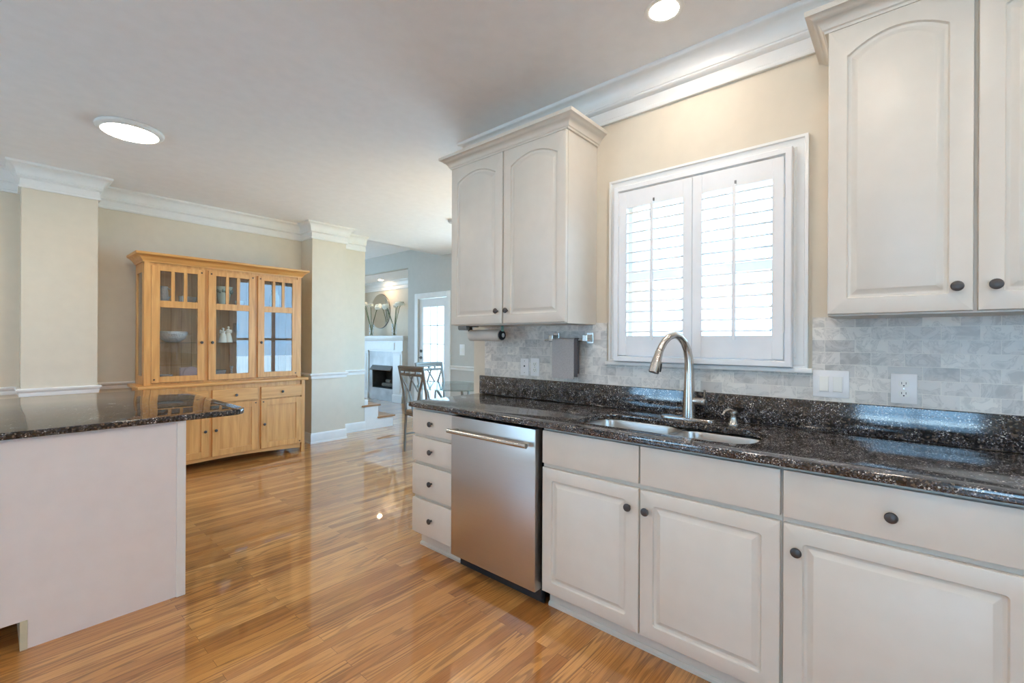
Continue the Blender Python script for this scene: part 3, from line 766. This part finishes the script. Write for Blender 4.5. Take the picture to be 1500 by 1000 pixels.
mb = MB(); mb.box(B0 - .035, B1 + .035, HB - .012, HR, .830, .858, .006, 2); mb.build('base_top', 'oak_h', t)
def hut_knob(p_, x, z, y):
    mb = MB(); mb.lathe([(.006, 0), (.005, -.012), (.012, -.015), (.015, -.020), (.012, -.026), (.0, -.028)], (x, y, z), 14, 'y'); return mb.build('knob', 'knob', p_)
def pegs(p_, y, pos):
    for x, z in pos:
        mb = MB(); mb.box(x - .007, x + .007, y - .002, y + .002, z - .007, z + .007); mb.build('peg', 'peg', p_)
for i, (x0, x1) in enumerate(((.985, 1.447), (1.480, 1.905), (1.938, 2.372))):
    mb = MB(); mb.box(x0, x1, HB, HB + .02, .652, .782, .003); d = mb.build('drawer', 'oak_h', t); hut_knob(d, (x0 + x1) / 2, .717, HB)
    z0, z1 = .112, .640; st = .062
    mb = MB(); mb.box(x0, x0 + st, HB, HB + .02, z0, z1, .002); mb.box(x1 - st, x1, HB, HB + .02, z0, z1, .002)
    mb.box(x0 + st, x1 - st, HB + .001, HB + .019, z0, z0 + st, .001); mb.box(x0 + st, x1 - st, HB + .001, HB + .019, z1 - st, z1, .001)
    d = mb.build('door', 'oak_v', t)
    mb = MB(); mb.box(x0 + st, x1 - st, HB + .010, HB + .016, z0 + st, z1 - st); mb.build('door_panel', 'oak_v', d)
    hut_knob(d, x1 - .03 if i == 0 else x0 + .03, .375, HB)
    pegs(d, HB, [(x1 - .022, z1 - .022)] if i == 1 else ([(x0 + .022, z1 - .022), (x1 - .022, z0 + .022)] if i == 2 else [(x0 + .022, z1 - .022)]))
# upper section
U0, U1 = .953, 2.408; UB = .858; UT = 2.03
mb = MB()
mb.box(U0, U0 + .052, HU + .006, HU + .05, UB, UT); mb.box(U1 - .041, U1, HU + .006, HU + .05, UB, UT)
mb.box(U1 - .02, U1, HU + .05, HR, UB, UT)
mb.box(U0, U1, HU + .02, HU + .05, UB, UB + .016); mb.box(U0, U1, HU + .02, HU + .05, UT - .04, UT)
for x in (1.452, 1.925): mb.box(x - .024, x + .024, HU + .0205, HU + .0505, UB + .001, UT - .001)
# left side is glazed: only its frame
mb.box(U0, U0 + .02, HU + .05, HU + .09, UB, UT); mb.box(U0, U0 + .02, HR - .06, HR, UB, UT); mb.box(U0, U0 + .02, HU + .09, HR - .06, UB, UB + .08); mb.box(U0, U0 + .02, HU + .09, HR - .06, UT - .10, UT)
mb.build('upper_case', 'oak_v', t)
mb = MB(); mb.box(U0 + .006, U0 + .010, HU + .09, HR - .06, UB + .08, UT - .10); mb.build('side_glass', 'cglass', t)
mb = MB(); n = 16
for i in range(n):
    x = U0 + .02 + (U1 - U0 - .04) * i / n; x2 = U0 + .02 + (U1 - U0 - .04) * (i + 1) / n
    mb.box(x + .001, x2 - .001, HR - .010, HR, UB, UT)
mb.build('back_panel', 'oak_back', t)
mb = MB(); mb.box(U0, U1, HU + .02, HR, UT, UT + .012); mb.build('upper_top', 'oak_h', t)
for z in (1.255, 1.640):
    mb = MB(); mb.box(U0 + .021, U1 - .021, HU + .06, HR - .012, z, z + .006); mb.build('glass_shelf', 'tglass', t)
crp = [(0, UT - .012), (.010, UT - .012), (.012, UT), (.018, UT + .004), (.030, UT + .024), (.055, UT + .046), (.068, UT + .052), (.072, UT + .060), (.072, UT + .074), (0, UT + .074)]
mb = MB(); mb.sweep([(U0, HR), (U0, HU + .012), (U1, HU + .012), (U1, HR)], crp, -1); mb.build('crown_moulding', 'oak_h', t)
mb = MB(); mb.box(U0, U1, HU + .012, HR, UT + .06, UT + .073); mb.build('crown_top', 'oak_h', t)
for i, (x0, x1) in enumerate(((1.006, 1.436), (1.471, 1.908), (1.938, 2.366))):
    z0, z1 = .878, 1.992; a0, a1 = x0 + .066, x1 - .060
    mb = MB(); y0, y1 = HU, HU + .02
    mb.box(x0, a0, y0, y1, z0, z1, .002); mb.box(a1, x1, y0, y1, z0, z1, .002)
    mb.box(a0, a1, y0 + .001, y1 - .001, z0, .935, .001); mb.box(a0, a1, y0 + .001, y1 - .001, 1.945, z1, .001); mb.box(a0, a1, y0 + .001, y1 - .001, 1.598, 1.662, .001)
    wv = (a1 - a0)
    for k in (1, 2): x = a0 + wv * k / 3; mb.box(x - .014, x + .014, y0 + .002, y1 - .002, 1.662, 1.945)
    d = mb.build('door', 'oak_v', t)
    mb = MB(); mb.box(a0, a1, y0 + .009, y0 + .012, .935, 1.598); mb.build('glass_pane', 'cglass', d)
    mb = MB(); mb.box(a0, a1, y0 + .009, y0 + .012, 1.662, 1.945); mb.build('glass_pane', 'cglass', d)
    hut_knob(d, x1 - .028 if i == 0 else x0 + .030, 1.262, HU)
    pegs(d, HU, ([(x0 + .022, z0 + .03), (x1 - .026, z1 - .03)], [(x0 + .024, z1 - .03), (x1 - .024, z1 - .03)], [(x0 + .024, z1 - .03), (x1 - .022, z0 + .03)])[i])
# contents
ZB, ZS, ZT = .8585, 1.2615, 1.6465
def goods(name, label, cat, mat, prof, loc, n=24, group=None):
    mb = MB(); mb.lathe(prof, (0, 0, 0), n); o = mb.build(name, mat); o.location = loc; tag(o, label, cat, group); return o
goods('crystal_bowl', 'wide cut crystal bowl on the glass shelf of the china cabinet', 'bowl', 'crystal', [(.03, 0), (.06, .004), (.11, .04), (.128, .085), (.122, .110), (.116, .108), (.116, .085), (.10, .045), (.05, .014), (0, .012)], (1.20, 5.50, ZS), 30)
goods('glass_dish', 'small footed glass dish at the bottom left of the china cabinet', 'dish', 'crystal', [(.026, 0), (.026, .004), (.010, .012), (.010, .030), (.02, .045), (.052, .068), (.058, .085), (.054, .085), (.045, .068), (0, .050)], (1.155, 5.52, ZB))
# pitcher with facets
t = thing('glass_pitcher', 'cut glass pitcher on the top shelf behind the leftmost small pane', 'pitcher', (1.125, 5.50, ZT))
mb = MB(); mb.lathe([(.034, 0), (.036, .006), (.045, .06), (.040, .11), (.034, .14), (.040, .165), (.037, .165), (.030, .14), (.036, .11), (.040, .06), (.0, .012)], n=20); mb.build('jug', 'crystal', t)
mb = MB(); mb.tube([(.036, 0, .15), (.07, 0, .13), (.072, 0, .09), (.044, 0, .05)], .006, 10); mb.build('handle', 'crystal', t)
goods('glass_bowl', 'low glass bowl on the top shelf behind the third small pane', 'bowl', 'crystal', [(.025, 0), (.03, .004), (.055, .04), (.062, .075), (.058, .075), (.05, .042), (0, .012)], (1.345, 5.50, ZT))
goods('glass_tumbler', 'little glass tumbler on the top shelf behind the second small pane', 'glass', 'crystal', [(.024, 0), (.026, .004), (.03, .08), (.027, .08), (.024, .01), (0, .01)], (1.275, 5.49, ZT))
t = thing('green_vase', 'pale green flared vase with raised decoration on the top shelf', 'vase', (1.648, 5.50, ZT))
mb = MB(); mb.lathe([(.045, 0), (.046, .01), (.052, .06), (.066, .14), (.080, .195), (.084, .205), (.080, .207), (.062, .14), (.046, .06), (0, .02)], n=28); mb.build('body', 'celadon', t)
mb = MB()
for k in range(9):
    a = -pi / 2 + (k - 4) * .38; mb.sphere((.073 * cos(a), .073 * sin(a), .150 + .012 * (k % 2)), .014, (1, 1, 1.3), 8, 6)
mb.build('relief', 'celadon_dk', t)
goods('white_cup', 'small white cup on the top shelf right of the green vase', 'cup', 'ceramic', [(.024, 0), (.026, .004), (.042, .04), (.046, .065), (.043, .065), (.038, .04), (0, .01)], (1.80, 5.50, ZT))
goods('patterned_vase', 'pale slim vase on the top shelf behind the right door', 'vase', 'celadon', [(.035, 0), (.04, .01), (.055, .08), (.05, .14), (.032, .18), (.04, .215), (.036, .215), (.028, .18), (0, .17)], (2.165, 5.50, ZT))
t = thing('porcelain_figurine', 'white porcelain figurine of two figures on the middle glass shelf', 'figurine', (1.665, 5.49, ZS))
mb = MB()
for x, h in ((-.026, .150), (.024, .165)):
    mb.lathe([(.040, 0), (.042, .006), (.034, .05), (.024, .09), (.020, .10), (.026, .12), (.022, h - .03), (.008, h - .022), (.012, h - .010), (.012, h), (.004, h + .008)], (x, 0, 0), 18)
mb.sphere((-.05, 0, .115), .012, (1, 1, 1.8), 10, 8); mb.sphere((.05, 0, .118), .012, (1, 1, 1.8), 10, 8)
mb.build('body', 'ceramic', t)
wine = [(.028, 0), (.029, .003), (.006, .008), (.004, .02), (.004, .09), (.012, .10), (.030, .13), (.034, .165), (.029, .21), (.027, .21), (.031, .165), (.026, .13), (0, .105)]
goods('wine_goblet', 'tall clear wine goblet right of the porcelain figurine', 'goblet', 'cglass', wine, (1.765, 5.49, ZS))
goods('wine_goblet', 'tall clear wine goblet at the left edge of the middle glass door', 'goblet', 'cglass', wine, (1.535, 5.53, ZS))
goods('candlestick', 'clear beaded candlestick at the bottom of the middle glass door', 'candlestick', 'crystal', [(.03, 0), (.03, .006), (.010, .015), (.014, .03), (.008, .04), (.014, .055), (.008, .068), (.014, .082), (.008, .095), (.014, .11), (.008, .12), (.018, .135), (.018, .15), (0, .15)], (1.725, 5.50, ZB))
goods('glass_platter', 'shallow glass serving bowl at the bottom of the middle glass door', 'bowl', 'crystal', [(.04, 0), (.05, .004), (.09, .05), (.105, .105), (.10, .105), (.085, .05), (0, .014)], (1.60, 5.60, ZB))
mb = MB(); mb.box(-.075, .0, -.02, .02, 0, .145, .003); o = mb.build('lilac_box', 'lilac'); o.location = (1.36, 5.60, ZB); tag(o, 'lilac box standing at the bottom right of the left glass door', 'box')
mb = MB(); mb.lathe([(0, 0), (.07, .002), (.078, .010), (.07, .008), (0, .006)], (0, 0, 0), 28, 'y'); o = mb.build('lilac_plate', 'lilac'); o.location = (1.375, 5.545, ZB + .0785); o.rotation_euler = (rad(-8), 0, 0); tag(o, 'round lilac plate propped in front of the lilac box', 'plate')

# ------------------------------------------------------------------ ceiling fixtures
def recessed(loc, label, r=.075, group=None, lens='lamp'):
    t = thing('recessed_light', label, 'ceiling light', loc, 0, group)
    mb = MB(); mb.lathe([(r * .82, -.001), (r, -.004), (r * 1.12, -.003), (r * 1.14, 0.0), (r * .82, 0.0)], n=36, cap0=False, cap1=False); mb.build('trim_ring', 'trim', t)
    mb = MB(); mb.lathe([(0, -.0015), (r * .82, -.0015), (r * .82, 0.0), (0, 0.0)], n=36); mb.build('lamp_lens', lens, t)
    return t
recessed((1.948, .808, CZ), 'lit round recessed light in the ceiling in front of the sink window', lens='lamp_sink')
for i, p_ in enumerate(((1.12, .15), (1.10, 1.02), (.1, .3), (1.948, -.8), (.2, -1.1), (-1.5, .5), (-1.5, 2.6), (-.9, 4.2))):  # unseen lamps added above and behind the camera to brighten the room
    recessed((*p_, CZ), 'added unseen recessed ceiling light above or behind the camera', group='added fill lights out of view', lens='lamp_sink' if i < 3 else 'lamp')
recessed((5.74, 8.85, 2.635), 'small lit recessed light over the fireplace', .06, lens='lamp_alcove')
t = thing('flush_ceiling_light', 'round white flush ceiling light, lit, in front of the back wall', 'ceiling light', (.645, 4.085, CZ))
mb = MB(); mb.lathe([(.185, 0.0), (.190, -.006), (.188, -.018), (.176, -.030), (.160, -.034), (.156, -.032), (.156, 0.0)], n=48, cap0=False, cap1=False); mb.build('housing', 'trim', t)
mb = MB(); mb.lathe([(.156, -.026), (.150, -.033), (.10, -.036), (0, -.037)], n=48, cap0=False); mb.build('diffuser', 'lamp_cool', t)
mb = MB(); mb.lathe([(.07, 0), (.07, -.018), (.058, -.032), (0, -.034)], (3.70, 4.15, CZ), 28, cap0=False)
tag(mb.build('smoke_detector', 'grey'), 'small grey round smoke detector on the ceiling beside the left wall cabinet', 'smoke detector')

# ------------------------------------------------------------------ stairs
t = thing('stair_steps', 'two white steps with wooden treads beyond the back wall', 'steps', (0, 5.86, 0))
mb = MB(); mb.prism([(3.545, 0), (4.02, 0), (4.02, .145), (3.765, .145), (3.765, .33), (3.545, .33)], 0, .02, 'y'); mb.build('stringer', 'trim', t)
mb = MB(); mb.box(4.00, 4.02, .02, .75, 0, .145); mb.box(3.745, 3.765, .02, .75, .145, .33); mb.build('riser', 'trim', t)
mb = MB(); mb.box(3.755, 4.05, -.02, .75, .146, .170, .006, 2); mb.build('tread', 'tread', t)
mb = MB(); mb.box(3.50, 3.80, -.02, -.001, .331, .356, .005, 2); mb.box(3.545, 3.80, -.001, .75, .331, .356, .005, 2); mb.build('tread', 'tread', t)
mb = MB(); mb.box(3.545, 3.60, .0, .05, .357, .43, .003); mb.build('skirt_block', 'trim', t)

# ------------------------------------------------------------------ fireplace
FP = thing('fireplace', 'white mantel fireplace with grey marble surround in the alcove', 'fireplace', (5.55, 9.42, 0), R90)
w_ = 1.74
mb = MB(); mb.box(0, w_, -.05, .45, 1.345, 1.385, .006, 2); mb.sweep([(.05, .43), (.05, .0), (w_ - .05, .0), (w_ - .05, .43)], [(0, 1.28), (.01, 1.28), (.03, 1.31), (.04, 1.345), (0, 1.345)], -1); mb.build('mantel_shelf', 'trim', FP)
mb = MB(); mb.box(.08, w_ - .08, 0, .44, 1.05, 1.345); mb.box(.36, w_ - .36, -.012, 0, 1.09, 1.24, .004); mb.build('frieze', 'trim', FP)
for x in (.08, w_ - .40):
    mb = MB(); mb.box(x, x + .32, -.012, .44, 0, 1.05); mb.box(x - .012, x + .332, -.028, 0, 0, .16, .004); mb.box(x + .06, x + .26, -.022, 0, .20, 1.00, .004); mb.box(x - .01, x + .33, -.03, 0, 1.03, 1.07, .004); mb.build('pilaster', 'trim', FP)
mb = MB(); a0, a1 = .40, w_ - .40; o0, o1 = .52, w_ - .45
mb.box(a0, o0, .012, .03, 0, 1.05); mb.box(o1, a1, .012, .03, 0, 1.05); mb.box(o0, o1, .012, .03, .75, 1.05); mb.box(o0, o1, .012, .03, 0, .26); mb.build('marble_surround', 'marble', FP)
mb = MB(); mb.box(o0, o1, .36, .38, .26, .75); mb.box(o0 - .01, o0, .03, .38, .26, .75); mb.box(o1, o1 + .01, .03, .38, .26, .75); mb.box(o0, o1, .03, .38, .25, .26); mb.box(o0, o1, .03, .38, .75, .76); mb.build('firebox', 'firebox', FP)
mb = MB(); mb.prism([(-.05, .66), (.02, .75), (.03, .75), (.03, .70), (-.04, .645)], o0, o1, 'x'); mb.build('hood', 'hood', FP)
mb = MB(); mb.tube([(o0 + .15, .2, .31), (o1 - .15, .2, .31)], .045, 12); mb.tube([(o0 + .2, .26, .39), (o1 - .22, .14, .40)], .038, 12); mb.build('logs', 'log', FP)
t = thing('oval_mirror', 'oval frameless wall mirror over the mantel', 'mirror', (6.0, 9.24, 1.965), R90)
mb = MB(); mb.prism([(.375 * cos(2 * pi * i / 48), .395 * sin(2 * pi * i / 48)) for i in range(48)], -.030, -.012, 'y'); mb.build('mirror_glass', 'mirror', t)
mb = MB(); mb.prism([(.385 * cos(2 * pi * i / 48), .405 * sin(2 * pi * i / 48)) for i in range(48)], -.012, -.001, 'y'); mb.build('backing', 'hood', t)
def flowers(loc, label, seed, n=5):
    rnd = random.Random(seed)
    t = thing('flower_vase', label, 'flowers', loc)
    mb = MB(); mb.lathe([(.045, 0), (.05, .004), (.056, .26), (.052, .26), (.046, .012), (0, .012)], n=20); mb.build('vase', 'cglass', t)
    for k in range(n):
        a = 2 * pi * k / n + rnd.random(); le = .24 + .10 * rnd.random(); h = .62 + .12 * rnd.random()
        bx, by = -.02 * cos(a), -.02 * sin(a); ex, ey = le * cos(a) * .35, le * sin(a)
        mb = MB(); mb.tube([(bx, by, .02), (ex * .25, ey * .25, .30), (ex * .7, ey * .7, h * .85), (ex, ey, h)], .007, 8); s_ = mb.build('stem', 'stem', t)
        mb = MB()
        for j in range(5):
            b_ = 2 * pi * j / 5; mb.sphere((ex + .045 * cos(b_) * .5, ey + .05 * sin(b_), h + .02 * cos(b_ * 2)), .058, (.7, 1.0, .55), 10, 6)
        mb.sphere((ex - .02, ey, h), .022, (1, 1, 1), 8, 6)
        mb.build('blossom', 'petal', s_)
    return t
flowers((5.74, 8.33, 1.386), 'white flowers in a glass vase right of the oval mirror', 3)
flowers((5.74, 9.22, 1.386), 'white flowers in a glass vase at the left end of the mantel', 5)

# ------------------------------------------------------------------ dining set
t = thing('dining_table', 'round glass-top dining table beyond the end of the counter', 'table', (3.82, 4.05, 0))
mb = MB(); mb.lathe([(0, .738), (.596, .738), (.60, .741), (.60, .747), (.596, .75), (0, .75)], n=64); mb.build('glass_top', 'tglass', t)
for k in range(4):
    a = rad(40) + k * pi / 2
    mb = MB(); mb.tube([(.30 * cos(a), .30 * sin(a), 0), (.20 * cos(a), .20 * sin(a), .30), (.20 * cos(a), .20 * sin(a), .45), (.38 * cos(a), .38 * sin(a), .737)], .016, 12); mb.build('leg', 'iron', t)
mb = MB(); mb.tube([(.20 * cos(2 * pi * i / 24), .20 * sin(2 * pi * i / 24), .38) for i in range(25)], .011, 8); mb.build('stretcher_ring', 'iron', t)
mb = MB(); mb.tube([(.38 * cos(2 * pi * i / 32), .38 * sin(2 * pi * i / 32), .727) for i in range(33)], .010, 8); mb.build('support_ring', 'iron', t)
def dining_chair(loc, rz, label):
    """faces local -y... back at y=0, seat towards +y"""
    t = thing('dining_chair', label, 'chair', loc, rz, 'metal dining chairs at the glass table')
    w = .205
    for s_ in (-1, 1):
        mb = MB(); mb.tube([(s_ * (w - .01), .04, 0), (s_ * (w - .005), .05, .25), (s_ * (w - .01), .06, .45), (s_ * w, .035, .70), (s_ * (w + .012), -.03, 1.0)], [.012, .013, .014, .015, .014], 10, 1.3); mb.build('leg', 'iron', t)
        mb = MB(); mb.tube([(s_ * (w - .01), .42, 0), (s_ * (w - .015), .41, .43)], .013, 10); mb.build('leg', 'iron', t)
    mb = MB(); mb.box(-w + .01, w - .01, .03, .44, .425, .447, .006); mb.build('seat_frame', 'iron', t)
    mb = MB(); mb.box(-w + .02, w - .02, .045, .435, .4475, .487, .016, 3); mb.build('seat_cushion', 'cushion', t)
    for s_ in (-1, 1):
        mb = MB(); mb.tube([(s_ * (w - .01), .05, .20), (s_ * (w - .012), .415, .20)], .008, 8); mb.build('stretcher', 'iron', t)
    bow = lambda x: -.018 * (1 - (x / w) ** 2)
    def yb(z): return .035 - (z - .70) * .217 if z > .70 else .035 + (.70 - z) * .09
    mb = MB()
    for z, rr_ in ((.985, .020), (.955, .014), (.905, .016)):
        mb.tube([(x, yb(z) + bow(x), z) for x in [(-w) + 2 * w * i / 10 for i in range(11)]], rr_, 10, .5)
    for x in (-.10, 0.0, .10): mb.box(x - .012, x + .012, yb(.93) + bow(x) - .008, yb(.93) + bow(x) + .008, .912, .950)
    mb.build('top_rail', 'iron', t)
    mb = MB()
    for s_ in (-1, 1):
        mb.tube([(s_ * x, yb(z) + bow(x) * .7, z) for x, z in ((w, .90), (.150, .80), (.095, .70), (.060, .60), (.045, .46))], .011, 8, 1.2)
        mb.tube([(s_ * x, yb(z) + bow(x) * .7, z) for x, z in ((-.035, .905), (.02, .82), (.075, .715))], .009, 8, 1.2)
    mb.build('lattice', 'iron', t)
    return t
dining_chair((3.145, 4.21, 0), rad(-90), 'metal lattice-back dining chair nearest the end of the counter')
dining_chair((3.87, 4.79, 0), pi, 'metal lattice-back dining chair behind the glass table, before the glass door')
